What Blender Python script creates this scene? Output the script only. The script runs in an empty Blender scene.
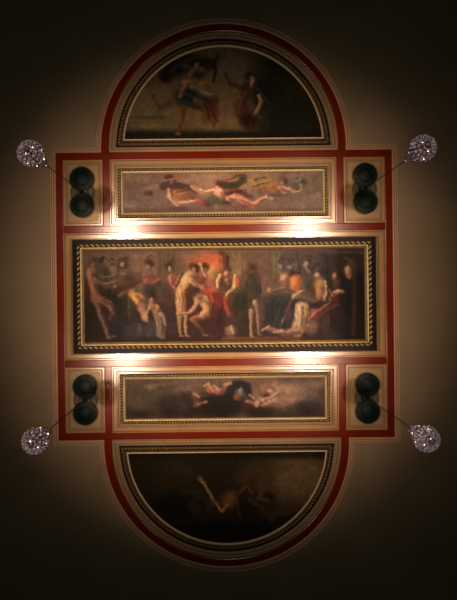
import bpy, bmesh, math, random
import numpy as np
from mathutils import Vector, Matrix
random.seed(4)
C = bpy.context.scene.collection
sc = bpy.context.scene
PI = math.pi
# ------------------------------------------------------------------ scale: ceiling plane in units "px" (u right, v down the picture)
S = 0.02            # metres per unit
CZ = 10.0           # ceiling height
D = 8.5             # camera to ceiling
def W(u, v, drop=0.0):
    return Vector(((u-225)*S, (v-295)*S, CZ-drop))
# ------------------------------------------------------------------ camera, world, lights, exposure
cam = bpy.data.cameras.new('camera'); co = bpy.data.objects.new('camera', cam); C.objects.link(co)
cam.sensor_fit = 'VERTICAL'; cam.sensor_height = 24; cam.lens = 24*D/(600*S)
cam.shift_x = 13.5/600; cam.shift_y = -7/600
cam.clip_end = 200
co.location = W(215, 293, D)
co.rotation_euler = (PI, 0, 0.011)
sc.camera = co
world = bpy.data.worlds.new('room_dark'); sc.world = world; world.use_nodes = True
world.node_tree.nodes['Background'].inputs[0].default_value = (0.5, 0.4, 0.3, 1)
world.node_tree.nodes['Background'].inputs[1].default_value = 0.004
cx0, cy0 = co.location.x, co.location.y
for sx in (-1, 1):          # four uplighters standing in the room, each with a wide and a narrow beam
    for sy in (-1, 1):
        for P_, size, aim in ((1050, 61, (0.4, 0.5)), (2300, 29, (0.95, 1.25))):
            l = bpy.data.lights.new('uplight', 'SPOT'); l.energy = P_; l.color = (1.0, 0.66, 0.46)
            l.spot_size = math.radians(size); l.spot_blend = 1.0; l.shadow_soft_size = 0.15
            o = bpy.data.objects.new('uplight', l); C.objects.link(o)
            o.location = (cx0+sx*3.6, cy0+sy*2.4, CZ-D)
            tgt = Vector((sx*aim[0], sy*aim[1], CZ))
            o.rotation_euler = (tgt-o.location).to_track_quat('-Z', 'Y').to_euler()
l = bpy.data.lights.new('ambient_fill', 'POINT'); l.energy = 130; l.color = (0.82, 1.0, 0.8); l.shadow_soft_size = 0.5  # unseen fill light, added to lift the dark ceiling edges
o = bpy.data.objects.new('ambient_fill', l); C.objects.link(o); o.location = (cx0, cy0, 1.0)
sc.view_settings.view_transform = 'Standard'; sc.view_settings.look = 'None'
sc.view_settings.exposure = 0.0; sc.view_settings.gamma = 1.0
sc.view_settings.use_curve_mapping = False

# ------------------------------------------------------------------ materials
def lin(c):
    return tuple((x/12.92 if x <= 0.04045 else ((x+0.055)/1.055)**2.4) for x in [q/255 for q in c])
def mat(name, col, rough=0.5, metal=0.0, noise=0.0, nscale=8.0, bump=0.0, spec=0.5, emit=None, es=0, trans=0, coat=0):
    m = bpy.data.materials.new(name); m.use_nodes = True
    nt = m.node_tree; b = nt.nodes['Principled BSDF']
    b.inputs['Base Color'].default_value = (*lin(col), 1); b.inputs['Roughness'].default_value = rough
    b.inputs['Metallic'].default_value = metal; b.inputs['Specular IOR Level'].default_value = spec
    b.inputs['Coat Weight'].default_value = coat; b.inputs['Coat Roughness'].default_value = 0.22
    b.inputs['Transmission Weight'].default_value = trans
    if emit: b.inputs['Emission Color'].default_value = (*lin(emit), 1); b.inputs['Emission Strength'].default_value = es
    tc = nt.nodes.new('ShaderNodeTexCoord'); n = nt.nodes.new('ShaderNodeTexNoise')
    n.inputs['Scale'].default_value = nscale; n.inputs['Detail'].default_value = 5
    nt.links.new(tc.outputs['Object'], n.inputs['Vector'])
    if noise:
        r = nt.nodes.new('ShaderNodeValToRGB'); lc = lin(col)
        r.color_ramp.elements[0].position = 0.3; r.color_ramp.elements[1].position = 0.7
        r.color_ramp.elements[0].color = (*[x*(1-noise) for x in lc], 1)
        r.color_ramp.elements[1].color = (*[min(1, x*(1+noise)) for x in lc], 1)
        nt.links.new(n.outputs['Fac'], r.inputs['Fac']); nt.links.new(r.outputs['Color'], b.inputs['Base Color'])
    if bump:
        bp = nt.nodes.new('ShaderNodeBump'); bp.inputs['Strength'].default_value = bump; bp.inputs['Distance'].default_value = 0.01
        nt.links.new(n.outputs['Fac'], bp.inputs['Height']); nt.links.new(bp.outputs['Normal'], b.inputs['Normal'])
    return m
M = dict(
    plaster=mat('plaster', (127, 111, 88), 0.6, noise=0.12, nscale=0.8, bump=0.1),
    box=mat('corner_box_plaster', (142, 118, 78), 0.5, noise=0.08, nscale=2),
    cream=mat('cream_moulding', (147, 116, 76), 0.22, noise=0.08, nscale=3, spec=0.6, coat=0.8),
    pale=mat('pale_fillet', (172, 138, 108), 0.4, noise=0.08, nscale=3),
    red=mat('red_band', (98, 24, 5), 0.24, noise=0.12, nscale=1.5, spec=0.3, coat=0.1),
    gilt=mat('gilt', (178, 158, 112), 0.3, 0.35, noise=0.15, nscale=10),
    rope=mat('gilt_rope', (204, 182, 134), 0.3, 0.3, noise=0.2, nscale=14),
    bronze=mat('dark_frame', (20, 11, 7), 0.5, 0.0, noise=0.3, nscale=12, spec=0.15),
    green=mat('dark_green_bowl', (2, 20, 16), 0.5, 0.0, noise=0.2, nscale=4, spec=0.15),
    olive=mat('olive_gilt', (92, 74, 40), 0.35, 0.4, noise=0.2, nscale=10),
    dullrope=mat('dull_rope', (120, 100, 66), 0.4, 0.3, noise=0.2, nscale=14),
    line=mat('bright_gilt_fillet', (222, 200, 170), 0.25, 0.2, noise=0.1, nscale=14),
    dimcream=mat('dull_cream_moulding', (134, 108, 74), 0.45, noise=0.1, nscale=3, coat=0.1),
    rose=mat('olive_backplate', (74, 64, 40), 0.6, noise=0.2, nscale=9),
    greend=mat('dark_green_rim', (3, 15, 11), 0.5, 0.1, noise=0.2, nscale=9),
    brass=mat('aged_brass', (110, 88, 55), 0.4, 0.7, noise=0.2, nscale=20),
    iron=mat('dark_chain', (32, 20, 12), 0.6, 0.2, noise=0.2, nscale=20),
    crystal=mat('crystal', (150, 150, 178), 0.14, 0.3, noise=0.3, nscale=30, spec=1.0, trans=0.15),
    glint_bulb=mat('glint_emitter', (255, 240, 220), 0.4, emit=(255, 236, 214), es=3.5, noise=0.05),  # emissive bulbs added to give white glints among the crystals
    wall=mat('wall_paint', (120, 96, 70), 0.8, noise=0.1, nscale=1),
    floor=mat('floor_wood', (90, 60, 38), 0.5, noise=0.25, nscale=2),
)
def canvas_mat(name, rough=0.6):
    m = bpy.data.materials.new(name); m.use_nodes = True; nt = m.node_tree; b = nt.nodes['Principled BSDF']
    a = nt.nodes.new('ShaderNodeVertexColor'); a.layer_name = 'paint'
    nt.links.new(a.outputs['Color'], b.inputs['Base Color']); b.inputs['Roughness'].default_value = rough
    b.inputs['Specular IOR Level'].default_value = 0.06
    tc = nt.nodes.new('ShaderNodeTexCoord'); n = nt.nodes.new('ShaderNodeTexNoise'); n.inputs['Scale'].default_value = 40
    bp = nt.nodes.new('ShaderNodeBump'); bp.inputs['Strength'].default_value = 0.06; bp.inputs['Distance'].default_value = 0.004
    nt.links.new(tc.outputs['Object'], n.inputs['Vector']); nt.links.new(n.outputs['Fac'], bp.inputs['Height'])
    nt.links.new(bp.outputs['Normal'], b.inputs['Normal'])
    return m
M['canvas'] = canvas_mat('oil_on_canvas')

# ------------------------------------------------------------------ helpers
def link(name, me, m, parent=None, smooth=False):
    o = bpy.data.objects.new(name, me); C.objects.link(o)
    if m: me.materials.append(m)
    if smooth:
        me.polygons.foreach_set('use_smooth', [True]*len(me.polygons))
    if parent is not None:
        o.parent = parent
    return o
def obj(name, bm, m, parent=None, smooth=False, origin=None):
    bmesh.ops.recalc_face_normals(bm, faces=bm.faces)
    if origin is None and parent is not None and parent.get('_world'):
        origin = parent['_o']
    if origin is not None:
        bmesh.ops.translate(bm, verts=bm.verts, vec=-Vector(origin))
    me = bpy.data.meshes.new(name); bm.to_mesh(me); bm.free()
    return link(name, me, m, parent, smooth)
def thing(name, label, cat, loc, group=None):
    o = bpy.data.objects.new(name, None); C.objects.link(o); o.location = loc; o.empty_display_size = 0.2
    o['label'] = label; o['category'] = cat
    if group: o['group'] = group
    return o
def struct(o): o['kind'] = 'structure'; return o
def children(o): return [c for c in ALLOBJ() if c.parent == o]
def ALLOBJ(): return list(C.objects)
def copy_tree(o, parent=None):
    kids = list(o.children)
    c = o.copy(); C.objects.link(c); c.parent = parent
    for k in kids: copy_tree(k, c)
    return c
def box(bm, x0, x1, y0, y1, z0, z1):
    vs = [bm.verts.new((x, y, z)) for x in (x0, x1) for y in (y0, y1) for z in (z0, z1)]
    for f in ((0,1,3,2), (4,6,7,5), (0,4,5,1), (2,3,7,6), (0,2,6,4), (1,5,7,3)): bm.faces.new([vs[i] for i in f])
def sweep(bm, path, prof, closed=True, base=0.0):
    """path: uv points; prof: closed loop of (outward offset in units, drop in metres)."""
    n = len(path); P = [Vector(p) for p in path]
    area = sum(P[i].x*P[(i+1) % n].y-P[(i+1) % n].x*P[i].y for i in range(n))
    sg = 1 if area > 0 else -1
    rings = []
    for i in range(n):
        a = P[i-1] if (closed or i > 0) else None
        b = P[(i+1) % n] if (closed or i < n-1) else None
        ns = []
        if a is not None: d = (P[i]-a).normalized(); ns.append(Vector((d.y, -d.x))*sg)
        if b is not None: d = (b-P[i]).normalized(); ns.append(Vector((d.y, -d.x))*sg)
        if len(ns) == 2:
            m = (ns[0]+ns[1]).normalized(); m = m/max(0.35, m.dot(ns[0]))
        else: m = ns[0]
        rings.append([bm.verts.new(W(P[i].x+m.x*off, P[i].y+m.y*off, base+dr)) for off, dr in prof])
    k = len(prof)
    rng = range(n) if closed else range(n-1)
    for i in rng:
        r0, r1 = rings[i], rings[(i+1) % n]
        for j in range(k): bm.faces.new((r0[j], r0[(j+1) % k], r1[(j+1) % k], r1[j]))
    if not closed:
        bm.faces.new(rings[0]); bm.faces.new(rings[-1][::-1])
def rect(u0, u1, v0, v1): return [(u0, v0), (u1, v0), (u1, v1), (u0, v1)]
def arcpts(cu, cv, R, a0, a1, n):
    return [(cu+R*math.cos(a0+(a1-a0)*i/n), cv+R*math.sin(a0+(a1-a0)*i/n)) for i in range(n+1)]
def torus_prof(w, h, n=7, o0=0.0):   # half-round from offset o0 to o0+w
    return [(o0, -0.002)]+[(o0+w/2-w/2*math.cos(PI*i/n), 0.002+h*math.sin(PI*i/n)) for i in range(n+1)]+[(o0+w, -0.002)]
def flat_prof(w, h, o0=0.0):
    b = min(.45, w*.2)
    return [(o0, -0.002), (o0, h-.006), (o0+b, h), (o0+w-b, h), (o0+w, h-.006), (o0+w, -0.002)]
def lathe(bm, prof, c=(0, 0, 0), n=24):
    rings = []
    for r, z in prof:
        rings.append([bm.verts.new((c[0]+r*math.cos(2*PI*i/n), c[1]+r*math.sin(2*PI*i/n), c[2]+z)) for i in range(n)] if r > 1e-6 else [bm.verts.new((c[0], c[1], c[2]+z))])
    for a, b in zip(rings, rings[1:]):
        if len(a) == 1 and len(b) == 1: continue
        for i in range(n):
            j = (i+1) % n
            if len(a) == 1: bm.faces.new((a[0], b[i], b[j]))
            elif len(b) == 1: bm.faces.new((a[i], b[0], a[j]))
            else: bm.faces.new((a[i], b[i], b[j], a[j]))
    if len(rings[0]) > 1: bm.faces.new(rings[0])
    if len(rings[-1]) > 1: bm.faces.new(rings[-1][::-1])
def tube(bm, pts, r, n=6):
    pts = [Vector(p) for p in pts]; rings = []
    for i, p in enumerate(pts):
        d = (pts[min(i+1, len(pts)-1)]-pts[max(i-1, 0)]).normalized()
        x = d.orthogonal().normalized() if i == 0 else (x-d*x.dot(d)).normalized()
        y = d.cross(x)
        rr = r[i] if isinstance(r, (list, tuple)) else r
        rings.append([bm.verts.new(p+x*rr*math.cos(2*PI*k/n)+y*rr*math.sin(2*PI*k/n)) for k in range(n)])
    for a, b in zip(rings, rings[1:]):
        for k in range(n): bm.faces.new((a[k], a[(k+1) % n], b[(k+1) % n], b[k]))
    bm.faces.new(rings[0][::-1]); bm.faces.new(rings[-1])
def ringtube(bm, R, z, r, n=32, k=6):
    rings = []
    for i in range(n):
        a = 2*PI*i/n
        rings.append([bm.verts.new(((R+r*math.cos(2*PI*j/k))*math.cos(a), (R+r*math.cos(2*PI*j/k))*math.sin(a), z+r*math.sin(2*PI*j/k))) for j in range(k)])
    for i in range(n):
        a, b = rings[i], rings[(i+1) % n]
        for j in range(k): bm.faces.new((a[j], a[(j+1) % k], b[(j+1) % k], b[j]))

# ------------------------------------------------------------------ the room
XW, YW = 7.2, 8.6
bm = bmesh.new(); box(bm, -XW-.2, XW+.2, -YW-.2, YW+.2, CZ, CZ+.25); struct(obj('ceiling', bm, M['plaster']))
bm = bmesh.new(); box(bm, -XW-.2, XW+.2, -YW-.2, YW+.2, -.2, 0); struct(obj('floor', bm, M['floor']))
for nm, b_ in (('wall_left', (-XW-.2, -XW, -YW-.2, YW+.2)), ('wall_right', (XW, XW+.2, -YW-.2, YW+.2)), ('wall_front', (-XW, XW, -YW-.2, -YW)), ('wall_back', (-XW, XW, YW, YW+.2))):
    bm = bmesh.new(); box(bm, *b_, 0, CZ); struct(obj(nm, bm, M['wall']))

# layout in units
UO0, UO1, VO0, VO1 = 61.0, 389.2, 155.3, 434.9       # outer red band centre lines
CU = 225.0
UC0, UC1 = 107.8, 340.8
VH0, VH1 = 228.4, 362.1
CVT, CVB = 146.5, 443.8
RA = 118.3
hb = 3.5                                              # half band width
def redprof(h=hb, t=0.022): return [(-h, -0.004), (-h, t-0.006), (-h+.5, t), (h-.5, t), (h, t-0.006), (h, -0.004)]
# red bands: one lattice
bm = bmesh.new()
sweep(bm, rect(UO0, UO1, VO0, VO1), redprof())
def seg(a, b): sweep(bm, [a, b], redprof(), closed=False)
for v in (VH0, VH1): seg((UO0+hb, v), (UO1-hb, v))
for u in (UC0, UC1):
    seg((u, VO0+hb), (u, VH0-hb)); seg((u, VH1+hb), (u, VO1-hb))
for cv, sg, ve in ((CVT, -1, VO0-hb), (CVB, 1, VO1+hb)):
    a = math.asin((ve-cv)/RA)
    if sg < 0: pts = arcpts(CU, cv, RA, PI-a, 2*PI+a, 72)
    else: pts = arcpts(CU, cv, RA, a, PI-a, 72)
    sweep(bm, pts, redprof(), closed=False)
struct(obj('trim_1', bm, M['red']))
# pale outline moulding around the whole figure
def outline(off):
    R = RA+hb+off; u0, u1, v0, v1 = UO0-hb-off, UO1+hb+off, VO0-hb-off, VO1+hb+off
    p = [(u0, v0)]
    a = math.asin((v0-CVT)/R); p += arcpts(CU, CVT, R, PI-a, 2*PI+a, 72)
    p += [(u1, v0), (u1, v1)]
    a = math.asin((v1-CVB)/R); p += arcpts(CU, CVB, R, a, PI-a, 72)
    p += [(u0, v1)]
    return p
bm = bmesh.new(); sweep(bm, outline(0.2), torus_prof(2.2, 0.03)); sweep(bm, outline(2.9), flat_prof(1.2, 0.014)); sweep(bm, outline(4.9), torus_prof(1.3, 0.02))
struct(obj('trim_2', bm, M['pale']))
# bay mouldings
nt_ = 3
def bay(path, widths, m, name=None):
    global nt_
    bm = bmesh.new()
    o = 0.0
    for w, h, gap in widths:
        o += gap; sweep(bm, path, flat_prof(w, h, o0=-o-w)); o += w
    struct(obj('trim_%d' % nt_, bm, m)); nt_ += 1
iu0, iu1 = UO0+hb, UO1-hb
bay(rect(iu0, iu1, VH0+hb, VH1-hb), [(1.2, 0.03, 0.0), (4.4, 0.022, 0.25), (1.0, 0.034, 0.35), (0.9, 0.02, 0.4)], M['cream'])
for va, vb in ((VO0+hb, VH0-hb), (VH1+hb, VO1-hb)):
    bay(rect(UC0+hb, UC1-hb, va, vb), [(1.1, 0.03, 0.0), (3.4, 0.02, 0.25), (0.9, 0.03, 0.35), (0.9, 0.02, 0.4)], M['cream'])
    for ua, ub in ((iu0, UC0-hb), (UC1+hb, iu1)):
        bay(rect(ua, ub, va, vb), [(2.6, 0.03, 0.1), (1.4, 0.015, 0.7)], M['cream'])
        bm = bmesh.new(); p0 = W(ua+5.2, va+5.2, 0.006); p1 = W(ub-5.2, vb-5.2, -0.002)
        box(bm, p0.x, p1.x, p0.y, p1.y, p0.z, p1.z); struct(obj('trim_%d' % nt_, bm, M['box'])); nt_ += 1
def lun_path(cv, R, vb, n=64):
    if vb < cv+20 and cv < 200:                       # upper: arc above, base at vb < cv
        a = math.asin((cv-vb)/R); return arcpts(CU, cv, R, PI+a, 2*PI-a, n)
    a = math.asin((vb-cv)/R); return arcpts(CU, cv, R, a, PI-a, n)
RP = 99.3
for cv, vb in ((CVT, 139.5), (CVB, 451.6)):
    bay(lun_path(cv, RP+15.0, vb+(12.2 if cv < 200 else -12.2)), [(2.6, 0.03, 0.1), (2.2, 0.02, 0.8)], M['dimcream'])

# ------------------------------------------------------------------ painting engine: soft strokes on a fine vertex grid
class Paint:
    def __init__(s, X, Y, base):
        s.X, s.Y = X, Y; s.c = np.empty(X.shape+(3,)); s.c[:] = base
    def mix(s, a, col):
        a = np.clip(a, 0, 1)[..., None]; s.c = s.c*(1-a)+np.array(col, float)*a
    def E(s, x, y, rx, ry, col, a=1.0, ang=0, soft=0.5):
        s.e(x, y, rx, ry, col, a, ang, soft)
        if a > .84 and 2 < rx*ry < 75 and max(col) > 70:
            s.e(x+rx*.4, y+ry*.3, rx*.55, ry*.6, [c*.6 for c in col], .42, ang, .7)
            s.e(x-rx*.3, y-ry*.3, rx*.4, ry*.4, [min(255, c*1.2+6) for c in col], .38, ang, .8)
            s.e(x+rx*.95, y+ry*.4, rx*.35, ry*.8, (34, 22, 18), .3, ang, .9)
    def L(s, pts, r, col, a=1.0, soft=0.9):
        s.l(pts, r, col, a, soft)
        R = r if isinstance(r, (list, tuple)) else [r]*len(pts)
        if max(R) > 1.2 and a > .74 and max(col) > 90:
            s.l([(x+q*.6, y+q*.35) for (x, y), q in zip(pts, R)], [q*.4 for q in R], [c*.5 for c in col], .5, soft*.9)
            s.l([(x-q*.35, y-q*.25) for (x, y), q in zip(pts, R)], [q*.3 for q in R], [min(255, c*1.18+6) for c in col], .45, soft*.8)
            s.l([(x+q*1.15, y+q*.6) for (x, y), q in zip(pts, R)], [q*.3 for q in R], (32, 20, 16), .3, soft)
    def e(s, x, y, rx, ry, col, a=1.0, ang=0, soft=0.5):
        t = math.radians(ang); dx, dy = s.X-x, s.Y-y
        p = (dx*math.cos(t)+dy*math.sin(t))/rx; q = (-dx*math.sin(t)+dy*math.cos(t))/ry
        r = np.sqrt(p*p+q*q); e0, e1 = 1-soft, 1+soft
        k = np.clip((e1-r)/(e1-e0), 0, 1); s.mix(a*k*k*(3-2*k), col)
    def l(s, pts, r, col, a=1.0, soft=0.9):
        if not isinstance(r, (list, tuple)): r = [r]*len(pts)
        best = np.full(s.X.shape, -9.0)
        for (p, q, r0, r1) in zip(pts, pts[1:], r, r[1:]):
            dx, dy = q[0]-p[0], q[1]-p[1]; L2 = dx*dx+dy*dy+1e-9
            t = np.clip(((s.X-p[0])*dx+(s.Y-p[1])*dy)/L2, 0, 1)
            d = np.hypot(s.X-p[0]-t*dx, s.Y-p[1]-t*dy); best = np.maximum(best, (r0+(r1-r0)*t)-d)
        k = np.clip((best+soft)/(2*soft), 0, 1); s.mix(a*k*k*(3-2*k), col)
    def B(s, x0, x1, y0, y1, col, a=1.0, soft=3.0):
        f = lambda v: np.clip(v/soft+0.5, 0, 1)
        s.mix(a*f(s.X-x0)*f(x1-s.X)*f(s.Y-y0)*f(y1-s.Y), col)
    def dabs(s, n, seed, amp=0.11):
        rng = np.random.RandomState(seed); h, w = s.X.shape
        for _ in range(n):
            i = rng.randint(2, h-2); j = rng.randint(2, w-2); c = s.c[i, j]*(1+amp*rng.randn())+rng.randn(3)*2.0
            th = rng.uniform(0, PI) if rng.rand() < .5 else rng.normal(1.3, .5); ln = rng.uniform(1, 4); rr = rng.uniform(.7, 1.8)
            m = int(ln+rr+2); a0, a1, b0, b1 = max(0, i-m), min(h, i+m), max(0, j-m), min(w, j+m)
            yy, xx = np.mgrid[a0:a1, b0:b1]; dx, dy = xx-j, yy-i
            t = np.clip(dx*math.cos(th)+dy*math.sin(th), -ln, ln); d = np.hypot(dx-t*math.cos(th), dy-t*math.sin(th))
            k = (np.clip((rr+.7-d)/1.4, 0, 1)*.3)[..., None]
            s.c[a0:a1, b0:b1] = s.c[a0:a1, b0:b1]*(1-k)+np.clip(c, 0, 255)*k
    def grain(s, amp, seed, sc=1.0):
        rng = np.random.RandomState(seed); h, w = s.X.shape
        n = np.zeros((h, w))
        for k, wgt in ((2, .5), (5, 1.0), (12, 1.0)):
            g = rng.randn(h//k+3, w//k+3); yy = np.arange(h)/k; xx = np.arange(w)/k
            i = yy.astype(int); j = xx.astype(int); fy = (yy-i)[:, None]; fx = (xx-j)[None]
            g = (g[i][:, j]*(1-fy)*(1-fx)+g[i+1][:, j]*fy*(1-fx)+g[i][:, j+1]*(1-fy)*fx+g[i+1][:, j+1]*fy*fx)
            n += wgt*g
        s.c *= (1+amp*n)[..., None]

def wob(X, Y, q):
    return .42*(.45*np.sin(X*.55+Y*.31+q)+.4*np.sin(X*.23-Y*.73+q*2.1)+.3*np.sin(X*1.3+Y*1.1+q*3.3)+.25*np.sin(-X*.9+Y*1.7+q))
def canvas(name, parent, u0, u1, v0, v1, painter, gain, shape=None, res=2.0, drop=0.02):
    """shape: function v -> (ulo, uhi) for curved panels."""
    nv = int((v1-v0)*res)+1; nu = int((u1-u0)*res)+1
    v = np.linspace(v0, v1, nv); t = np.linspace(0, 1, nu)
    if shape is None: lo = np.full(nv, u0); hi = np.full(nv, u1)
    else: lo, hi = shape(v)
    U = lo[:, None]+(hi-lo)[:, None]*t[None]; V = np.repeat(v[:, None], nu, 1)
    PX = U+0.011*(V-295); PY = V-0.011*(U-225)
    p = painter(PX+wob(PX, PY, 0), PY+wob(PX, PY, 9)); mean = p.c.reshape(-1, 3).mean(0); p.c = p.c*.96+mean*.04; lum = p.c.mean(-1, keepdims=True); p.c = np.clip(lum+(p.c-lum)*.86, 0, 255)
    p.dabs(int(nu*nv/22), 5)
    col = np.clip(p.c/255, 0, 1); col = np.where(col <= .04045, col/12.92, ((col+.055)/1.055)**2.4)
    col = np.clip(col*np.array(gain), 0, 0.95)
    o_ = parent.location
    co_ = np.stack([(U-225)*S-o_.x, (V-295)*S-o_.y, np.full_like(U, CZ-drop-o_.z)], -1).reshape(-1, 3)
    idx = np.arange(nv*nu).reshape(nv, nu)
    f = np.stack([idx[:-1, :-1], idx[1:, :-1], idx[1:, 1:], idx[:-1, 1:]], -1).reshape(-1, 4)
    me = bpy.data.meshes.new(name)
    me.vertices.add(len(co_)); me.vertices.foreach_set('co', co_.ravel())
    me.loops.add(f.size); me.loops.foreach_set('vertex_index', f.ravel().astype(np.int32))
    me.polygons.add(len(f)); me.polygons.foreach_set('loop_start', np.arange(0, f.size, 4, dtype=np.int32))
    me.update(); me.validate()
    at = me.color_attributes.new('paint', 'FLOAT_COLOR', 'POINT')
    rgba = np.concatenate([col.reshape(-1, 3), np.ones((nv*nu, 1))], 1).astype(np.float32)
    at.data.foreach_set('color', rgba.ravel())
    return link(name, me, M['canvas'], parent)

# ---- the five pictures (coordinates in the picture's own units)
def paint_main(X, Y):
    p = Paint(X, Y, (112, 85, 66)); E, L, B = p.E, p.L, p.B
    # architecture and light
    B(80, 130, 245, 275, (120, 92, 70), .8, 12); B(130, 160, 245, 282, (146, 108, 86), .9, 12)
    B(157, 180, 245, 290, (112, 88, 64), .9, 5)
    for x in (160, 164.5, 168.5, 174): L([(x, 252), (x, 285)], .6, (88, 66, 48), .7, .8)
    B(178, 198, 245, 275, (124, 88, 66), .8, 8)
    E(206, 262, 17, 13, (196, 98, 58), .95, 0, .5); E(213, 262, 8, 10, (222, 104, 62), .8); E(211, 272, 6, 7, (212, 150, 78), .85)
    E(190, 255, 10, 5, (150, 98, 66), .5)
    B(231, 246, 250, 276, (138, 104, 70), .95, 4); B(246, 273, 250, 285, (116, 82, 64), .95, 5)
    B(272, 281, 250, 275, (116, 104, 68), .9, 3)
    for x in (274, 278): L([(x, 252), (x, 272)], .5, (140, 126, 84), .6, .7)
    B(281, 291, 250, 280, (94, 76, 80), .9, 4); B(290, 322, 250, 285, (88, 74, 70), .95, 6)
    B(320, 341, 250, 290, (62, 52, 56), .95, 6); B(336, 370, 246, 345, (44, 36, 32), .97, 6)
    # dark ground masses
    B(80, 125, 296, 345, (46, 38, 28), .95, 12); B(103, 165, 302, 345, (50, 42, 44), .95, 12)
    B(160, 230, 298, 345, (62, 36, 32), .95, 12); B(228, 262, 295, 345, (58, 46, 36), .95, 10)
    B(258, 300, 298, 345, (60, 48, 50), .95, 8); B(300, 345, 300, 345, (62, 46, 46), .95, 8); B(340, 370, 270, 345, (30, 26, 24), .95, 8)
    B(80, 365, 251, 254, (112, 88, 84), .5, 3)
    # group 1: nude soldier and companions at left
    E(110, 266, 9, 8, (132, 106, 82), .7); E(103, 274, 9, 8, (96, 74, 58), .8)
    E(94, 262, 3.6, 3.6, (96, 68, 44), .95); E(93.5, 265.5, 3, 3.5, (136, 108, 76), .9)
    E(101.5, 261, 2.4, 4.2, (56, 38, 28), .95, 10); E(102.5, 265, 2, 2.4, (120, 88, 66), .8); E(103, 275, 5.5, 8, (78, 66, 52), .85)
    E(112, 268, 3, 3.5, (150, 120, 96), .7); E(113, 264.5, 3, 2, (84, 62, 48), .8)
    E(87.5, 290, 3.5, 12, (84, 42, 26), .9); E(100, 293, 5, 9, (60, 44, 32), .9)
    L([(90.5, 272), (92, 279), (95, 290), (97, 298)], [4.2, 4.4, 4.6, 4.0], (176, 112, 80), .95, 1.4)
    L([(89.5, 271), (90, 280)], 1.4, (200, 136, 102), .6, 1.4); E(94.5, 298, 4.4, 5, (184, 108, 80), .8)
    L([(95, 280), (101, 284), (110, 284), (118, 281.5)], [2, 1.7, 1.6, 1.3], (150, 112, 82), .95, .9)
    L([(103, 278), (112, 277), (120, 273)], [2, 1.9, 1.5], (128, 98, 76), .85, 1)
    L([(97, 302), (101, 315), (106, 328), (108.5, 337)], [3.6, 2.8, 2.3, 1.8], (138, 96, 74), .9, 1.3)
    L([(100, 299), (108, 303), (114, 311)], [4.2, 3.8, 3.4], (150, 96, 76), .9, 1.4); L([(114, 311), (110, 318)], [3, 2], (110, 70, 58), .7, 1.2)
    E(105, 311, 3, 6, (70, 42, 36), .7, -25)
    E(113, 294, 9, 6, (32, 36, 26), .9); E(119, 306, 5, 12, (40, 38, 28), .85); E(98, 288, 3, 4, (64, 58, 44), .6)
    L([(113, 289), (116, 286)], 1.1, (196, 150, 136), .7, .9)
    # helmeted man
    E(123, 265, 5.2, 6.2, (70, 46, 36), .9); E(122.5, 264.5, 2.5, 3, (186, 146, 126), .9); E(123.5, 260, 4.5, 2.2, (84, 58, 46), .8)
    E(125, 277, 8, 8, (104, 74, 60), .85); E(124, 272, 4, 3, (132, 96, 80), .7)
    L([(113, 291), (126, 288), (141, 281)], [2.6, 2.6, 2], (84, 50, 38), .9, 1.1)
    L([(119, 296), (127, 292), (135, 290.5)], [1.8, 1.8, 1.6], (150, 98, 76), .8, 1)
    E(137, 277, 5, 5, (92, 66, 52), .7)
    # bending figure in orange drapery
    E(128, 305, 5, 13, (64, 62, 38), .9); L([(125, 297), (125, 320)], .8, (40, 40, 28), .8); L([(129, 297), (130, 322)], .8, (88, 84, 50), .6)
    L([(132, 294), (139, 299), (143, 309), (145, 318)], [3.8, 5, 4.6, 3], (206, 132, 78), .95, 1.8)
    L([(134, 295), (138, 302)], 2.6, (232, 166, 84), .85, 1.6); E(141.5, 309, 3.2, 6, (178, 122, 98), .8, -15); E(138, 307, 1.8, 3, (116, 68, 44), .6)
    L([(145, 313), (147, 321)], 1.6, (214, 150, 112), .7, 1)
    # soldier in red at column
    E(149, 262.5, 4.6, 4.4, (78, 48, 38), .9); L([(146, 258.5), (152, 259), (154, 263)], 1, (130, 84, 62), .7, .8); E(148.5, 267.5, 2.6, 3.4, (140, 106, 76), .9)
    E(150, 274, 5, 4, (126, 96, 70), .7); E(151, 281, 8, 6, (130, 62, 54), .9); L([(145, 281), (151, 284), (159, 280)], [2, 2.2, 2], (176, 92, 84), .75, 1.2)
    E(150, 291, 7, 6, (56, 48, 46), .9); E(162, 290, 5, 8, (70, 62, 52), .85)
    # seated girl
    E(153, 297.5, 5, 4, (62, 36, 32), .95); E(151.5, 301, 2.6, 3.2, (192, 122, 104), .95)
    L([(151, 306), (156, 309), (158, 316)], [3.4, 4.4, 4], (178, 122, 82), .95, 1.4); E(157.5, 308, 2.2, 2.2, (212, 140, 84), .9)
    L([(150, 308), (146.5, 314), (147, 320)], [1.6, 1.4, 1.2], (196, 148, 116), .85, .9)
    L([(159, 316), (161, 326), (162, 335)], [4.2, 5, 4.4], (136, 106, 84), .9, 1.8); L([(157, 322), (157.5, 335)], 1.1, (170, 142, 120), .7, 1)
    L([(161, 314), (164, 317), (166, 325)], [2.4, 2, 1.4], (178, 146, 128), .85, 1); E(151, 326, 4, 6, (84, 66, 58), .8)
    B(124, 156, 325, 337, (76, 68, 76), .55, 6); L([(140, 324), (139, 335)], 1.6, (98, 88, 100), .6, 1.4); L([(146, 328), (149, 336)], 1.2, (106, 92, 96), .5, 1.4)
    # man at left of the embrace
    E(169.5, 267, 3.8, 4.6, (58, 40, 34), .95); E(170, 269, 2.1, 2.8, (160, 120, 94), .95)
    E(173, 281, 5.5, 7.5, (168, 84, 72), .92); L([(170, 277), (171, 284), (175, 287)], 1.6, (212, 128, 108), .75, 1.2)
    E(168, 296, 5, 12, (78, 52, 46), .8); E(172, 322, 6, 12, (62, 50, 50), .85)
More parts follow.
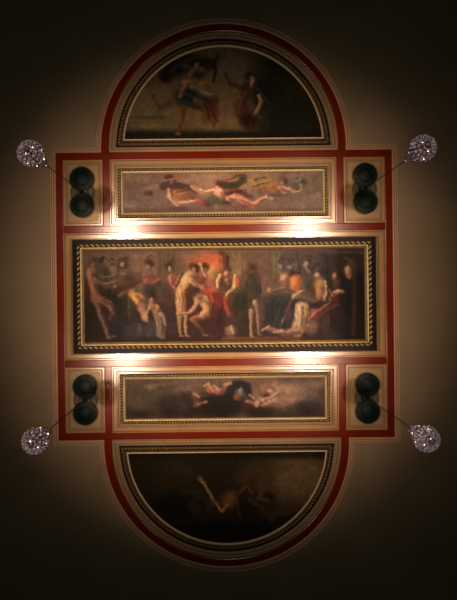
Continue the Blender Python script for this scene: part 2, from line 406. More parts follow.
    # central naked man
    E(193.5, 266.5, 4.6, 3.6, (94, 42, 28), .95); E(194.5, 270.5, 3.2, 3.4, (176, 112, 82), .9); E(197.5, 269, 2, 3.5, (60, 34, 28), .85)
    L([(189, 275), (184.5, 281), (182, 288)], [4.2, 6, 5], (206, 160, 104), .96, 1.5)
    L([(187, 279), (184, 284)], 2.6, (228, 186, 124), .7, 1.8)
    L([(182.5, 274), (179, 281), (176.5, 287)], .9, (74, 34, 24), .9, .7); L([(180, 275), (176, 283)], .9, (206, 146, 98), .8, .8)
    L([(190, 280), (196, 284.5), (203, 288), (208, 290)], [2.6, 2.1, 1.7, 1.2], (206, 152, 108), .96, .9)
    E(195, 291, 5, 5, (70, 34, 26), .85)
    L([(181, 291), (181, 302), (181, 313)], [5.2, 5.4, 4.4], (216, 150, 92), .96, 1.3); L([(185.5, 290), (186.5, 310)], 1.3, (120, 62, 38), .8, 1); L([(179, 292), (178.5, 310)], 1.5, (236, 182, 120), .6, 1.2)
    E(189, 294, 2.4, 8, (84, 42, 30), .9); L([(180, 315), (179.5, 325), (181, 335)], [3, 2, 1.4], (178, 128, 84), .9, 1); L([(186, 315), (185.5, 326), (186, 335)], [2.2, 1.7, 1.3], (190, 140, 96), .85, .9)
    # man behind with raised arm
    E(205, 267.5, 4.6, 4.6, (58, 36, 26), .95); E(206, 270, 1.8, 2, (150, 100, 66), .7)
    L([(200, 263), (202.5, 270), (206, 276)], [1.2, 1.5, 1.6], (204, 152, 104), .9, .9); E(201, 281, 6, 4, (126, 60, 42), .85); E(209, 283, 5, 4, (176, 88, 70), .8)
    # kneeling man
    E(196, 311, 6, 6, (84, 48, 34), .85)
    L([(198, 300), (203, 300), (207, 307), (206, 314)], [4, 5.4, 4.6, 4], (198, 148, 98), .95, 1.6); E(199, 297, 3.6, 3.4, (150, 104, 70), .85); E(207, 309, 2, 5, (214, 132, 58), .6)
    L([(197, 302), (193, 310), (187, 313.5), (177.5, 314)], [2.2, 1.9, 1.6, 1.2], (204, 148, 100), .95, .9)
    L([(205, 316), (198, 317.5), (192, 319)], [3.4, 3, 2.4], (168, 96, 70), .92, 1.2); E(202.5, 314.5, 3.2, 3.2, (214, 136, 116), .85)
    L([(193, 321), (199, 326), (204, 334)], [2, 1.8, 1.4], (140, 90, 66), .85, 1); E(198, 331, 9, 4, (70, 40, 44), .5)
    E(213, 336, 8, 2.4, (74, 40, 66), .7)
    # red drapery & lady in dark armour
    L([(207, 290), (212, 293), (216, 302)], [4, 5.5, 5], (166, 58, 42), .92, 2.4); E(212, 290, 4, 3, (196, 84, 54), .8); E(216, 316, 6, 12, (74, 34, 30), .9)
    E(221.5, 253.5, 3.6, 2.8, (112, 50, 28), .95); E(221, 262, 2.2, 6, (170, 90, 44), .8)
    L([(225.5, 256), (226, 270)], 2.6, (98, 50, 42), .92, 1.2); E(229, 270, 3, 3, (82, 50, 38), .8)
    E(227, 282, 8.4, 11, (84, 52, 36), .92); E(226, 273.5, 2.4, 2.8, (212, 152, 100), .95); E(222, 275, 2, 4, (150, 60, 40), .8); E(230, 277, 2, 3, (130, 84, 48), .8); E(228, 284, 2, 1.6, (142, 100, 76), .7)
    L([(219.5, 276), (217.5, 281), (217.5, 287)], [2, 1.9, 1.5], (222, 170, 112), .95, .9)
    L([(235, 276), (234.5, 286)], [1.7, 2.2], (226, 156, 98), .92, .9); L([(238, 279), (238.5, 287)], [1.8, 1.6], (170, 84, 30), .85, 1)
    L([(234, 288), (229, 292), (225.5, 297)], [1.8, 1.5, 1.4], (212, 160, 118), .95, .8)
    L([(225, 299), (226.5, 306), (230, 314)], [3, 3.4, 2.4], (168, 54, 50), .92, 1.6); E(219, 300, 5, 8, (120, 42, 36), .8); E(232, 303, 4, 12, (78, 54, 32), .85); E(233, 321, 5, 5, (70, 44, 50), .8)
    E(231, 331, 6, 5, (150, 106, 84), .85); L([(231, 326), (232.5, 333)], 1.1, (206, 170, 146), .85, .9)
    B(222, 300, 337, 345, (146, 86, 48), .7, 2.5)
    # cloaked man with child
    E(251, 266.5, 4.4, 3.6, (100, 52, 46), .95); E(247, 268, 2.2, 3, (140, 94, 68), .8); E(251.5, 284, 9, 15, (62, 54, 40), .94); E(244, 276, 3, 6, (100, 72, 54), .7)
    E(241, 300, 6, 10, (38, 42, 28), .9); E(258.5, 290, 3, 6, (38, 44, 48), .85)
    E(255, 302.5, 2.6, 3, (214, 160, 120), .9); E(252, 307, 3, 2, (110, 66, 44), .8); L([(251, 311), (250.5, 322), (251.5, 336)], [2.4, 1.9, 1.6], (178, 132, 94), .93, .9); L([(256.5, 306), (258, 318), (258.5, 332)], [2.2, 2, 1.6], (150, 106, 88), .9, 1)
    L([(254, 315), (254, 333)], 1.2, (92, 52, 28), .8, 1); E(245, 320, 4, 12, (52, 44, 32), .85)
    # seated elders
    E(262, 311, 4, 12, (104, 72, 66), .8); E(266, 275, 5, 12, (108, 78, 66), .6)
    E(280.5, 266, 3, 4, (132, 116, 104), .9); E(280.5, 262.5, 3, 2, (84, 70, 68), .8); E(289.5, 266.5, 3, 3.6, (134, 116, 108), .85); E(290, 263, 3, 2, (70, 58, 60), .8)
    E(284, 279, 5.4, 7, (164, 118, 88), .92); L([(279, 281), (285, 276)], 1.2, (206, 160, 126), .8, .9); E(276, 282, 4, 7, (100, 76, 62), .8)
    E(269, 290.5, 2.2, 2.6, (212, 144, 104), .92); L([(271, 292), (278, 289), (284, 288)], 1.4, (150, 112, 84), .8, 1)
    E(277, 310, 13, 15, (42, 48, 44), .93); E(284, 299, 7, 5, (56, 60, 62), .85); L([(291, 300), (284, 318), (280, 325)], 1, (128, 96, 98), .8, .8); L([(279, 306), (277, 320)], 1, (66, 78, 68), .5); E(288, 314, 4, 8, (82, 56, 64), .8)
    E(294.5, 274, 5.5, 3.6, (62, 34, 44), .92); E(296.5, 267, 3.4, 4.4, (104, 84, 72), .85)
    E(295.5, 283, 6.6, 8.2, (222, 122, 66), .95, 0, .35); L([(293, 279), (292, 288)], 1.6, (242, 154, 92), .7, 1.2); L([(299, 278), (299, 286)], 1.2, (170, 66, 40), .7, 1); E(303, 283, 2, 5, (150, 124, 62), .8)
    L([(293, 297), (298, 293), (305, 290.5)], [1.7, 1.8, 1.4], (206, 156, 118), .92, .9); L([(296, 298), (306, 297)], 1.2, (120, 104, 96), .85, .8); E(300, 301, 6, 1.8, (60, 44, 36), .9)
    # white skirt
    L([(301, 307), (300.5, 318), (297, 330)], [5.4, 6, 6.6], (222, 170, 116), .95, 2); L([(300, 306), (299, 324)], 2.2, (246, 206, 156), .8, 1.8); E(306, 310, 3, 7, (206, 170, 100), .8)
    L([(296, 331), (285, 333), (268, 329)], [4.2, 3, 2.2], (178, 124, 104), .85, 1.8); L([(263, 330), (268, 327)], 1.4, (200, 150, 130), .8, 1); L([(274, 332), (282, 331)], 1.1, (224, 170, 146), .75, 1)
    E(310, 326, 8, 8, (158, 112, 92), .8); L([(307, 325), (315, 327)], 1.2, (190, 140, 114), .6, 1)
    # standing figures and seated women at right
    E(306, 264, 3.2, 4.4, (150, 114, 94), .9); E(307, 260, 3, 2.6, (104, 74, 62), .85); L([(304, 266), (309, 272)], 1.4, (176, 140, 120), .7, 1)
    E(308, 284, 6, 10, (80, 72, 64), .9); E(314, 270, 4.6, 2.4, (66, 58, 58), .9)
    E(317, 274.5, 3, 4.4, (196, 142, 104), .92); E(316.5, 271, 3.6, 2.2, (84, 72, 68), .85); E(325, 273, 4, 6, (44, 56, 56), .85)
    E(320, 287, 6.6, 10, (176, 124, 80), .94, -8); L([(325, 282), (326.5, 291), (324, 299)], [1.6, 1.6, 1.4], (216, 166, 114), .85, 1); L([(319, 284), (318, 298)], 1.8, (206, 144, 88), .7, 1.4); E(312, 291, 3, 6, (96, 62, 44), .8)
    L([(299, 296), (308, 300), (315, 301)], [1.8, 1.8, 1.5], (132, 108, 92), .85, 1); E(330, 288, 3, 9, (48, 42, 38), .85)
    E(335, 272.5, 4.4, 4, (74, 42, 36), .92); E(334, 276.5, 2.5, 3.6, (184, 124, 92), .92); E(337, 284, 4, 6, (100, 60, 48), .85)
    L([(332, 295), (337, 292), (343, 291)], [1.9, 2.6, 1.8], (212, 156, 106), .94, 1); L([(329, 290), (333, 295)], 1.4, (170, 116, 84), .8, 1); E(330, 299, 1.5, 3, (160, 144, 140), .7); E(335, 300, 4, 4.6, (110, 38, 30), .85)
    E(343, 265, 5, 9, (44, 40, 28), .9); L([(344, 258), (350, 260), (353, 270)], 1.2, (112, 78, 52), .6, 1.2)
    E(348, 272.5, 3.6, 6.6, (188, 138, 88), .93, -10); E(350, 274, 1.4, 3, (190, 84, 48), .6); E(350, 263, 3, 3, (96, 62, 44), .8)
    L([(354, 262), (354, 300), (353, 334)], 2.2, (76, 46, 34), .75, 1.6); E(346, 287, 5, 5, (36, 32, 40), .8); E(342, 284, 3, 4, (26, 38, 26), .8)
    # red drapes at right
    E(314, 313, 5, 5, (170, 84, 80), .9); L([(309, 319), (316, 312), (328, 304)], [1.8, 1.7, 1.3], (196, 112, 100), .8, 1.1); L([(318, 318), (325, 312), (336, 306)], 2.6, (112, 54, 48), .75, 1.4)
    E(313, 306, 4, 2, (54, 38, 62), .8); E(325, 322, 5, 9, (86, 62, 56), .7); E(337, 321, 8, 12, (44, 34, 38), .8)
    B(84, 365, 339.5, 345, (40, 32, 26), .5, 2)
    for x, y in ((97, 263), (104, 262), (112, 264), (126, 262), (151, 260), (172, 265), (282, 263), (291, 263), (309, 261), (317, 269)):
        L([(x-3, y-2.5), (x, y-5), (x+3, y-3)], .6, (60, 40, 30), .7, .6); E(x-1, y+2.5, .7, .5, (50, 30, 24), .6)
    for x, y, rx, ry, c in ((306, 264, 1.6, 2.4, (206, 162, 132)), (317, 274, 1.5, 2.2, (226, 176, 134)), (334, 276, 1.3, 2, (220, 166, 124)), (347, 269, 1.6, 2.4, (224, 174, 120)), (280.5, 267, 1.4, 1.8, (176, 150, 134)), (289.5, 267, 1.3, 1.8, (176, 150, 138)),
            (283, 277, 2.2, 2.6, (206, 160, 126)), (320, 283, 2.6, 3, (212, 164, 116)), (297, 311, 2, 7, (250, 212, 162)), (252, 272, 2.4, 1.6, (122, 92, 70)), (226, 280, 2, 2.4, (168, 122, 84)), (148.5, 268, 1.3, 1.8, (176, 136, 104)), (170, 269, 1.2, 1.8, (200, 152, 120)), (101, 276, 2.4, 2, (120, 98, 76)), (123, 274, 2.6, 1.4, (160, 122, 100))):
        E(x, y, rx, ry, c, .8, 0, .7)
    for x0, y0, x1, y1, c in ((117, 252, 119, 300, (84, 62, 48)), (141, 252, 142, 280, (92, 68, 52)), (243, 254, 240, 300, (80, 58, 40)), (297, 252, 300, 275, (60, 50, 50)), (326, 253, 328, 290, (40, 32, 32)), (107, 256, 106, 275, (84, 64, 50))):
        L([(x0, y0), (x1, y1)], .45, c, .7, .5)
    for x, y, h in ((131, 297, 18), (127, 299, 20), (158, 318, 16), (162, 320, 14), (297, 306, 22), (302, 305, 20), (306, 308, 16), (266, 300, 22), (273, 302, 24), (281, 303, 20), (182, 292, 20), (178.5, 293, 18), (214, 292, 18), (209, 296, 20), (222, 298, 16), (332, 306, 20), (326, 312, 18), (247, 280, 24), (256, 280, 20)):
        L([(x, y), (x+1.2, y+h*.5), (x-.5, y+h)], .5, (40, 26, 22), .4, .7); L([(x+1.3, y), (x+2.2, y+h*.5), (x+1, y+h)], .4, (190, 150, 120), .16, .6)
    for x, y in ((108, 337), (113, 336), (180, 335.5), (186.5, 335.5), (251, 336.5), (258.5, 334), (204, 335)):
        L([(x-.5, y), (x+3, y+.6)], .8, (160, 112, 82), .8, .6)
    p.grain(0.04, 3)
    return p
def paint_top_frieze(X, Y):
    p = Paint(X, Y, (118, 94, 82)); E, L, B = p.E, p.L, p.B
    E(205, 183, 40, 12, (160, 118, 92), .8); E(250, 180, 30, 10, (146, 116, 84), .8); B(290, 330, 168, 216, (112, 98, 84), .9, 14)
    E(136, 178, 12, 5, (138, 110, 90), .7); E(135, 186, 10, 4, (100, 78, 68), .6); E(148, 193.5, 4.4, 2.6, (76, 54, 46), .9); E(135, 200, 14, 7, (110, 92, 90), .7); E(158, 180, 6, 6, (120, 92, 84), .6)
    B(118, 330, 209, 216, (88, 68, 54), .7, 4); E(312, 183, 10, 7, (128, 106, 84), .5); E(308, 203, 14, 6, (132, 112, 98), .6)
    # first flying figure
    L([(163, 187), (172, 186), (186, 188), (194, 193)], [3.6, 4.2, 4, 2], (76, 54, 50), .93, 1.6); E(169, 177.5, 4.6, 2.8, (70, 46, 40), .93); E(171, 181.5, 2.6, 2.4, (172, 126, 102), .8); E(176, 176, 3, 3, (180, 98, 60), .6)
    E(182, 195, 12, 5, (176, 106, 66), .85); L([(169, 190), (170, 198), (177, 204), (187, 203), (197, 201)], [1.8, 2.4, 2.2, 1.9, 1.5], (218, 156, 118), .95, 1)
    L([(195, 202), (200, 205)], 1.4, (206, 150, 132), .8, 1); E(203, 203, 8, 4, (132, 66, 62), .85); E(190, 197, 6, 3, (130, 80, 56), .6); E(180, 209, 14, 2, (86, 64, 66), .7)
    # middle figure
    L([(192, 187), (198, 190.5), (206, 192.5), (214, 190.5)], [1.3, 1.5, 1.7, 2], (228, 170, 134), .95, .8)
    E(220.5, 184.5, 5, 3.8, (88, 44, 34), .95); E(217.5, 188.5, 2.4, 2.6, (222, 150, 118), .92); L([(218, 192), (221, 197)], [4, 3.4], (220, 158, 126), .92, 1.2); E(213, 200, 6, 4, (86, 84, 56), .8); E(222, 202, 7, 4, (74, 72, 48), .85)
    L([(225, 186), (235, 186), (244, 181)], [3.6, 3.4, 3], (58, 48, 34), .93, 1.4); E(243, 178, 4, 4, (64, 60, 38), .85); L([(226, 193), (238, 191), (250, 197)], [2.4, 2.6, 2], (112, 50, 40), .85, 1.4)
    L([(228, 199), (235, 197), (243, 201), (253, 205), (262, 199), (268, 197)], [2.6, 3.4, 3.2, 2.6, 2, 1.4], (206, 128, 106), .94, 1.2); L([(233, 197), (240, 199)], 1.4, (236, 172, 138), .7, 1); L([(266, 197), (272, 198.5)], 1.4, (218, 178, 154), .9, .9)
    E(240, 207, 14, 3, (116, 60, 60), .6); E(228, 177, 6, 3, (160, 108, 84), .6)
    # third figure
    E(260, 183, 13, 6.5, (156, 120, 72), .85); E(256, 180, 2.4, 1.6, (96, 66, 40), .8); E(273, 187, 6, 4, (176, 106, 52), .9); E(262, 190, 8, 3, (142, 88, 68), .7)
    E(283, 180.5, 3.8, 4.2, (106, 60, 52), .95); E(281.5, 183, 1.8, 2, (196, 132, 104), .8); L([(279, 188), (284, 190), (288, 190)], [2.4, 3.4, 2.4], (202, 136, 112), .93, 1.1); L([(288, 189), (294, 192), (299, 192)], [1.6, 1.4, 1.1], (212, 170, 134), .9, .8)
    E(296, 181, 8, 4, (106, 96, 100), .85); L([(296, 182), (300, 180)], 1.2, (150, 132, 116), .7, .9); E(294, 187, 4, 3, (112, 82, 64), .7); L([(268, 196), (286, 196)], 1.4, (98, 62, 52), .7, 1.2); L([(300, 184), (301, 190)], 1, (176, 148, 110), .6, .9)
    for x0, y0, x1, y1 in ((163, 183, 176, 181), (176, 193, 190, 190), (226, 181, 240, 175), (234, 192, 246, 190), (252, 187, 268, 183), (256, 179, 266, 178)):
        L([(x0, y0), (x1, y1)], .7, (48, 32, 28), .6, .7)
    for x, y, w, h in ((130, 205, 10, 3), (150, 188, 8, 2), (300, 175, 12, 2.4), (318, 196, 8, 3), (205, 176, 12, 2.4), (190, 181, 9, 2)):
        E(x, y, w, h, (176, 140, 116), .3, -5, .8)
    p.grain(0.045, 7); return p
def paint_low_frieze(X, Y):
    p = Paint(X, Y, (84, 70, 58)); E, L, B = p.E, p.L, p.B
    B(118, 175, 372, 425, (82, 68, 54), .9, 8); B(118, 160, 400, 425, (62, 52, 38), .8, 14); B(175, 200, 372, 392, (104, 84, 70), .8, 10)
    E(152, 386.5, 8, 2.6, (122, 100, 78), .85); E(137, 402, 9, 10, (92, 76, 60), .6); E(150, 395, 12, 4, (72, 64, 50), .7)
    E(170, 406, 12, 12, (42, 34, 36), .85); E(192, 410, 8, 8, (46, 42, 34), .8)
    E(285, 394, 26, 11, (142, 110, 90), .9); E(245, 381, 30, 4, (110, 86, 66), .6); E(310, 387, 10, 7, (122, 100, 82), .8); E(305, 394, 10, 5, (96, 80, 78), .6)
    B(295, 335, 399, 425, (78, 66, 66), .85, 8); B(250, 330, 411, 425, (56, 42, 38), .85, 7)
    E(220, 405, 26, 12, (28, 24, 22), .95, 0, .4); E(200, 390, 12, 5, (100, 72, 58), .7)
    E(197, 398, 5, 5.5, (104, 62, 50), .9); E(196, 405, 3, 3, (124, 74, 58), .8); L([(199, 404), (206, 402)], 1.6, (164, 114, 92), .85, 1); E(205, 394, 6, 3, (70, 52, 42), .8)
    E(210, 389, 3.6, 4, (168, 100, 76), .9); E(219, 391, 6.5, 3.6, (160, 88, 76), .88); E(228, 386.5, 4.6, 3, (142, 112, 96), .85); L([(209, 385), (213, 391)], 1.2, (206, 144, 104), .7, .9)
    L([(229, 398), (231, 389), (238, 383), (246, 387), (249, 394)], [4, 4.4, 5, 5, 3.6], (32, 31, 33), .94, 1.8); E(241, 391, 2, 4, (112, 114, 120), .85); E(237, 397, 4.4, 3, (126, 70, 42), .88); E(243, 399, 3, 2, (60, 44, 36), .8)
    E(250, 407, 9, 7, (58, 28, 26), .9); L([(247, 401), (253, 403)], 1.6, (168, 112, 108), .85, 1); E(257, 403, 2.6, 4, (212, 152, 124), .88); E(256, 392, 4, 6, (128, 96, 74), .7)
    E(264, 393, 6, 4, (112, 74, 62), .75); E(266, 395.5, 3.6, 2.2, (70, 40, 34), .85); L([(258, 389), (266, 387), (274, 388), (277, 393)], 1.1, (84, 54, 46), .8, .9); L([(262, 400), (272, 397), (278, 392)], 1.6, (182, 138, 114), .75, 1.2); E(270, 391, 2.4, 1.8, (194, 150, 124), .8)
    L([(263, 405), (274, 402), (285, 406)], 2, (164, 122, 104), .8, 1.6); E(266, 411, 10, 4, (54, 38, 32), .8); E(288, 402, 6, 2.4, (112, 78, 70), .7)
    B(118, 330, 376, 381, (100, 80, 76), .5, 3)
    for x, y, w, h, c in ((283, 388, 14, 4, (172, 134, 108)), (298, 391, 8, 4, (150, 120, 100)), (291, 399, 9, 3, (164, 126, 104)), (272, 384, 8, 2.4, (150, 118, 92)), (188, 388, 9, 2.6, (120, 94, 76)), (164, 384, 10, 2, (112, 90, 72)), (318, 384, 7, 3, (134, 110, 94)), (262, 388, 5, 2.4, (150, 112, 88))):
        E(x, y, w, h, c, .55, -8, .8)
    for x, y, w, h in ((186, 398, 7, 6), (176, 413, 16, 6), (213, 412, 22, 7), (258, 413, 12, 5), (308, 408, 14, 6), (140, 414, 14, 4), (228, 396, 5, 4)):
        E(x, y, w, h, (26, 20, 20), .55, 0, .7)
    for x0, y0, x1, y1 in ((194, 393, 199, 397), (204, 386, 209, 383), (214, 386, 219, 390), (224, 384, 231, 383), (259, 397, 264, 402), (268, 401, 277, 398), (250, 395, 254, 399)):
        L([(x0, y0), (x1, y1)], 1.1, (196, 146, 116), .7, .9)
    p.grain(0.05, 9); return p
def paint_top_lunette(X, Y):
    p = Paint(X, Y, (68, 58, 42)); E, L, B = p.E, p.L, p.B
    E(222, 118, 42, 30, (112, 86, 54), .8, 0, .7); E(150, 112, 30, 26, (94, 80, 58), .8, 0, .6); E(222, 75, 28, 30, (78, 66, 48), .8); B(258, 340, 40, 150, (18, 20, 14), .9, 26); E(296, 86, 12, 18, (32, 32, 18), .7)
    B(110, 340, 131, 150, (14, 14, 10), .9, 6); E(149, 127, 12, 2.4, (104, 84, 52), .7); E(150, 118, 16, 2, (58, 52, 36), .7); E(162, 95, 9, 12, (82, 68, 60), .6)
    # running winged figure
    E(180, 60, 16, 8, (28, 19, 14), .8); L([(166, 76), (176, 68), (190, 62), (206, 62), (214, 66)], [7, 9, 7, 5, 3], (22, 16, 14), .93, 3); L([(205, 72), (216, 62), (218, 56)], [3, 2.4, 1.6], (40, 28, 20), .8, 1.6)
    E(186, 67, 4, 2.6, (66, 70, 76), .8); E(191, 68, 2, 1.6, (30, 30, 36), .8); E(196.5, 66, 2.4, 3, (126, 84, 68), .92); E(202, 69, 2.4, 1.6, (96, 58, 42), .8); L([(199, 72), (207, 73)], 2, (90, 50, 34), .7, 1.2); E(199, 76, 5, 4, (24, 26, 18), .8)
    E(187, 83.5, 5, 3.6, (128, 90, 52), .92); L([(192, 88), (200, 92), (209, 96)], [1.8, 2.2, 2], (118, 100, 72), .9, 1.1); E(203, 86, 5, 4, (98, 76, 46), .85)
    E(188, 98, 13, 9, (14, 20, 24), .95); E(203, 104, 12, 7, (20, 20, 18), .92); E(211, 113, 9, 9, (70, 38, 20), .92); E(215, 101, 4, 5, (62, 30, 18), .8); E(214, 125, 2, 3, (60, 36, 24), .7)
    L([(172, 101), (166, 106), (160, 109)], [3.2, 2.6, 2.2], (78, 46, 28), .92, 1); L([(160, 109), (156, 103), (153, 97)], [2.2, 1.8, 1.4], (84, 52, 34), .92, 1); E(154, 96, 2.6, 1.8, (70, 38, 26), .85)
    L([(184, 108), (182, 120), (178.5, 133)], [3, 2.4, 1.5], (74, 46, 24), .92, 1); L([(181, 112), (180, 124)], .8, (110, 74, 40), .6, .8)
    # seated figure
    L([(250, 85), (240, 88), (230, 84), (225, 74)], [2.6, 2.2, 1.6, 1.2], (46, 30, 20), .85, 1.2); E(250, 77, 5, 5, (30, 22, 16), .85); E(252, 84, 2, 4, (134, 108, 84), .92, 15); E(246, 94, 6, 8, (40, 26, 18), .85)
    E(263, 95, 10, 17, (15, 20, 20), .95); L([(259, 96), (261, 103), (257, 111), (253.5, 117)], [2, 2.2, 1.6, 1.4], (134, 96, 66), .92, .9)
    E(243, 111, 8, 11, (50, 28, 18), .9); E(249, 122, 9, 8, (28, 14, 14), .9); E(238, 105, 5, 4, (72, 46, 26), .8); E(275, 125, 16, 7, (18, 23, 20), .85)
    L([(187, 83), (183, 90), (180, 97)], 2, (120, 82, 50), .8, 1); L([(193, 70), (190, 79)], 2.4, (96, 62, 44), .8, 1.2); L([(196, 101), (208, 108), (214, 120)], 3.2, (92, 48, 26), .85, 1.6); L([(205, 104), (210, 118)], 1, (36, 20, 14), .8, .8)
    L([(171, 72), (180, 64), (194, 58), (206, 58)], 2, (58, 44, 36), .7, 1.6); L([(168, 82), (176, 76), (184, 74)], 1.4, (50, 38, 32), .7, 1.2); L([(213, 60), (216, 72), (213, 82)], 1.6, (30, 22, 18), .8, 1.2)
    L([(180, 92), (190, 96), (202, 100)], 1, (44, 56, 62), .7, 1); L([(178, 100), (190, 104), (204, 106)], .9, (36, 48, 52), .7, 1)
    E(178, 134, 3, 1.4, (96, 62, 36), .8); E(252, 80, 2.6, 3, (148, 116, 88), .8); L([(255, 88), (262, 94), (268, 104)], 1, (44, 54, 50), .7, 1); L([(246, 92), (240, 102), (238, 114)], 1.4, (84, 54, 34), .75, 1.2); L([(252, 112), (250, 128)], 1, (58, 34, 28), .7, 1); L([(262, 112), (268, 124), (266, 131)], 2, (34, 30, 22), .8, 1.4)
    p.grain(0.05, 11); return p
def paint_low_lunette(X, Y):
    p = Paint(X, Y, (30, 23, 15)); E, L, B = p.E, p.L, p.B
    E(300, 480, 34, 26, (92, 72, 50), .92, 0, .6); E(258, 478, 18, 16, (54, 43, 28), .8, 0, .7); E(170, 480, 18, 16, (36, 28, 15), .8, 0, .6); E(246, 476, 9, 8, (60, 36, 18), .7)
    E(180, 505, 28, 14, (10, 15, 14), .85); B(110, 340, 450, 458, (14, 14, 12), .8, 5)
    E(232, 500, 10, 8, (108, 68, 32), .85, 0, .7); E(190, 492, 12, 3, (40, 32, 18), .7)
    L([(201, 479), (206, 486), (212, 497), (222, 511)], [2, 1.6, 1.5, 1.3], (134, 96, 60), .93, .9); E(200, 478, 3, 2.4, (84, 72, 56), .8); L([(222, 511), (227, 505)], 1.5, (140, 90, 46), .9, 1); E(213, 502, 3, 5, (70, 44, 22), .6)
    E(247, 506, 13, 15, (22, 13, 14), .93); E(250, 496, 8, 6, (34, 20, 22), .9); E(268, 497, 6, 5, (24, 18, 16), .92); L([(258, 498), (268, 500)], 2.2, (66, 54, 38), .7, 1.4); E(261, 494, 3, 2.4, (70, 54, 38), .7)
    E(282, 512, 14, 4, (62, 38, 22), .7, -10); E(262, 515, 8, 6, (30, 28, 22), .7); E(215, 518, 10, 5, (26, 24, 18), .7); E(225, 530, 50, 9, (8, 12, 11), .9)
    L([(190, 506), (198, 496), (206, 500), (210, 512)], 3, (38, 30, 20), .75, 1.8); E(196, 510, 6, 7, (46, 34, 22), .6); L([(240, 492), (246, 486), (252, 492)], 1.4, (88, 60, 40), .7, 1.2); L([(250, 500), (262, 508), (272, 520)], 2, (60, 44, 30), .7, 1.8); L([(236, 500), (240, 516)], 1.2, (72, 44, 26), .7, 1.2); E(182, 470, 14, 6, (44, 34, 20), .6)
    p.grain(0.05, 13); return p

# ------------------------------------------------------------------ framed pictures
def rope(bm, path, off, pitch, ru, drop, h, amp):
    """one continuous twisted rope following a path, offset outward"""
    n = len(path); P = [Vector(p) for p in path]
    area = sum(P[i].x*P[(i+1) % n].y-P[(i+1) % n].x*P[i].y for i in range(n)); sg = 1 if area > 0 else -1
    Q = []; N = []
    for i in range(n):
        d0 = (P[i]-P[i-1]).normalized(); d1 = (P[(i+1) % n]-P[i]).normalized()
        n0 = Vector((d0.y, -d0.x))*sg; n1 = Vector((d1.y, -d1.x))*sg; m = (n0+n1).normalized(); m = m/m.dot(n0); Q.append(P[i]+m*off); N.append(m)
    tot = sum((Q[(i+1) % n]-Q[i]).length for i in range(n)); pitch = tot/round(tot/pitch)
    rings = []; acc = 0
    for i in range(n):
        a, b = Q[i], Q[(i+1) % n]; L_ = (b-a).length; d = (b-a)/L_; nn = Vector((d.y, -d.x))*sg
        k = max(1, round(L_/(pitch/8)))
        for j in range(k):
            q = j/k; c = a.lerp(b, q); m = N[i] if j == 0 else nn; s_ = (acc+L_*q)/pitch*2*PI; rg = []
            for e in range(9):
                th = PI*(e/8)*1.0; f = 1-amp+amp*math.cos(s_+th*1.3)
                x = -math.cos(th)*ru; z = math.sin(th)*h*f
                p = c+m*x; rg.append(bm.verts.new(W(p.x, p.y, drop+z)))
            rings.append(rg)
        acc += L_
    for i in range(len(rings)):
        a, b = rings[i], rings[(i+1) % len(rings)]
        for e in range(9): bm.faces.new((a[e], a[(e+1) % 9], b[(e+1) % 9], b[e]))
def picture(label, path, fprof, gprof, bead, cargs, loc, extra=None, gm='gilt', rm='rope', em='gilt'):
    t = thing('framed_painting', label, 'painting', loc, 'paintings set in the ceiling'); t['_world'] = 1; t['_o'] = tuple(loc)
    bm = bmesh.new(); sweep(bm, path, fprof); obj('frame', bm, M['bronze'], t)
    bm = bmesh.new(); sweep(bm, path, gprof); obj('gilt_liner', bm, M[gm], t)
    if extra: bm = bmesh.new(); sweep(bm, path, extra); obj('thin_fillet', bm, M[em], t)
    bm = bmesh.new(); rope(bm, path, *bead); obj('rope_moulding', bm, M[rm], t)
    canvas('canvas', t, *cargs[:-1], **cargs[-1])
    return t
def solid(p): return p
# main picture
mp = rect(84.8, 364.2, 249.8, 340.8)
picture('long central oil painting of many robed and nude figures in a dark rope frame', mp,
        [(0, 0), (0, .03), (3.8, .05), (4.2, .062), (11.2, .05), (11.2, 0)],
        [(1.6, .01), (1.6, .05), (2.0, .068), (3.0, .075), (3.5, .062), (3.6, .03)],
        (5.2, 5.3, 1.35, 0.03, 0.08, 0.5),
        (84.3, 364.7, 249.3, 341.3, paint_main, (0.52, 0.60, 0.66), dict(drop=0.022)), W(224.5, 295.3, 0), extra=[(-0.4, .0), (-0.4, .03), (0.2, .04), (1.6, .05), (1.6, .0)], em='olive')
for (va, vb, pt, lab) in ((172.6, 212.4, paint_top_frieze, 'narrow painting of pink flying figures, set above the big central painting'),
                          (377.8, 418.0, paint_low_frieze, 'narrow painting of dark cloudy figures, set below the big central painting')):
    fp = rect(124.4, 323.6, va, vb)
    picture(lab, fp, [(0, 0), (0, .025), (2.0, .04), (4.6, .035), (4.6, 0)],
            [(-0.4, .01), (-0.4, .03), (0.4, .05), (1.2, .055), (1.9, .045), (1.9, .02), (0, .015)],
            (3.2, 3.0, 0.85, 0.015, 0.055, 0.5),
            (124.0, 324.0, va-.4, vb+.4, pt, (0.7, 0.76, 0.8), dict(drop=0.02)), W(224, (va+vb)/2, 0))
def shp(cv):
    def f(v): h = np.sqrt(np.maximum(0.5, (RP+.6)**2-(v-cv)**2)); return CU-h, CU+h
    return f
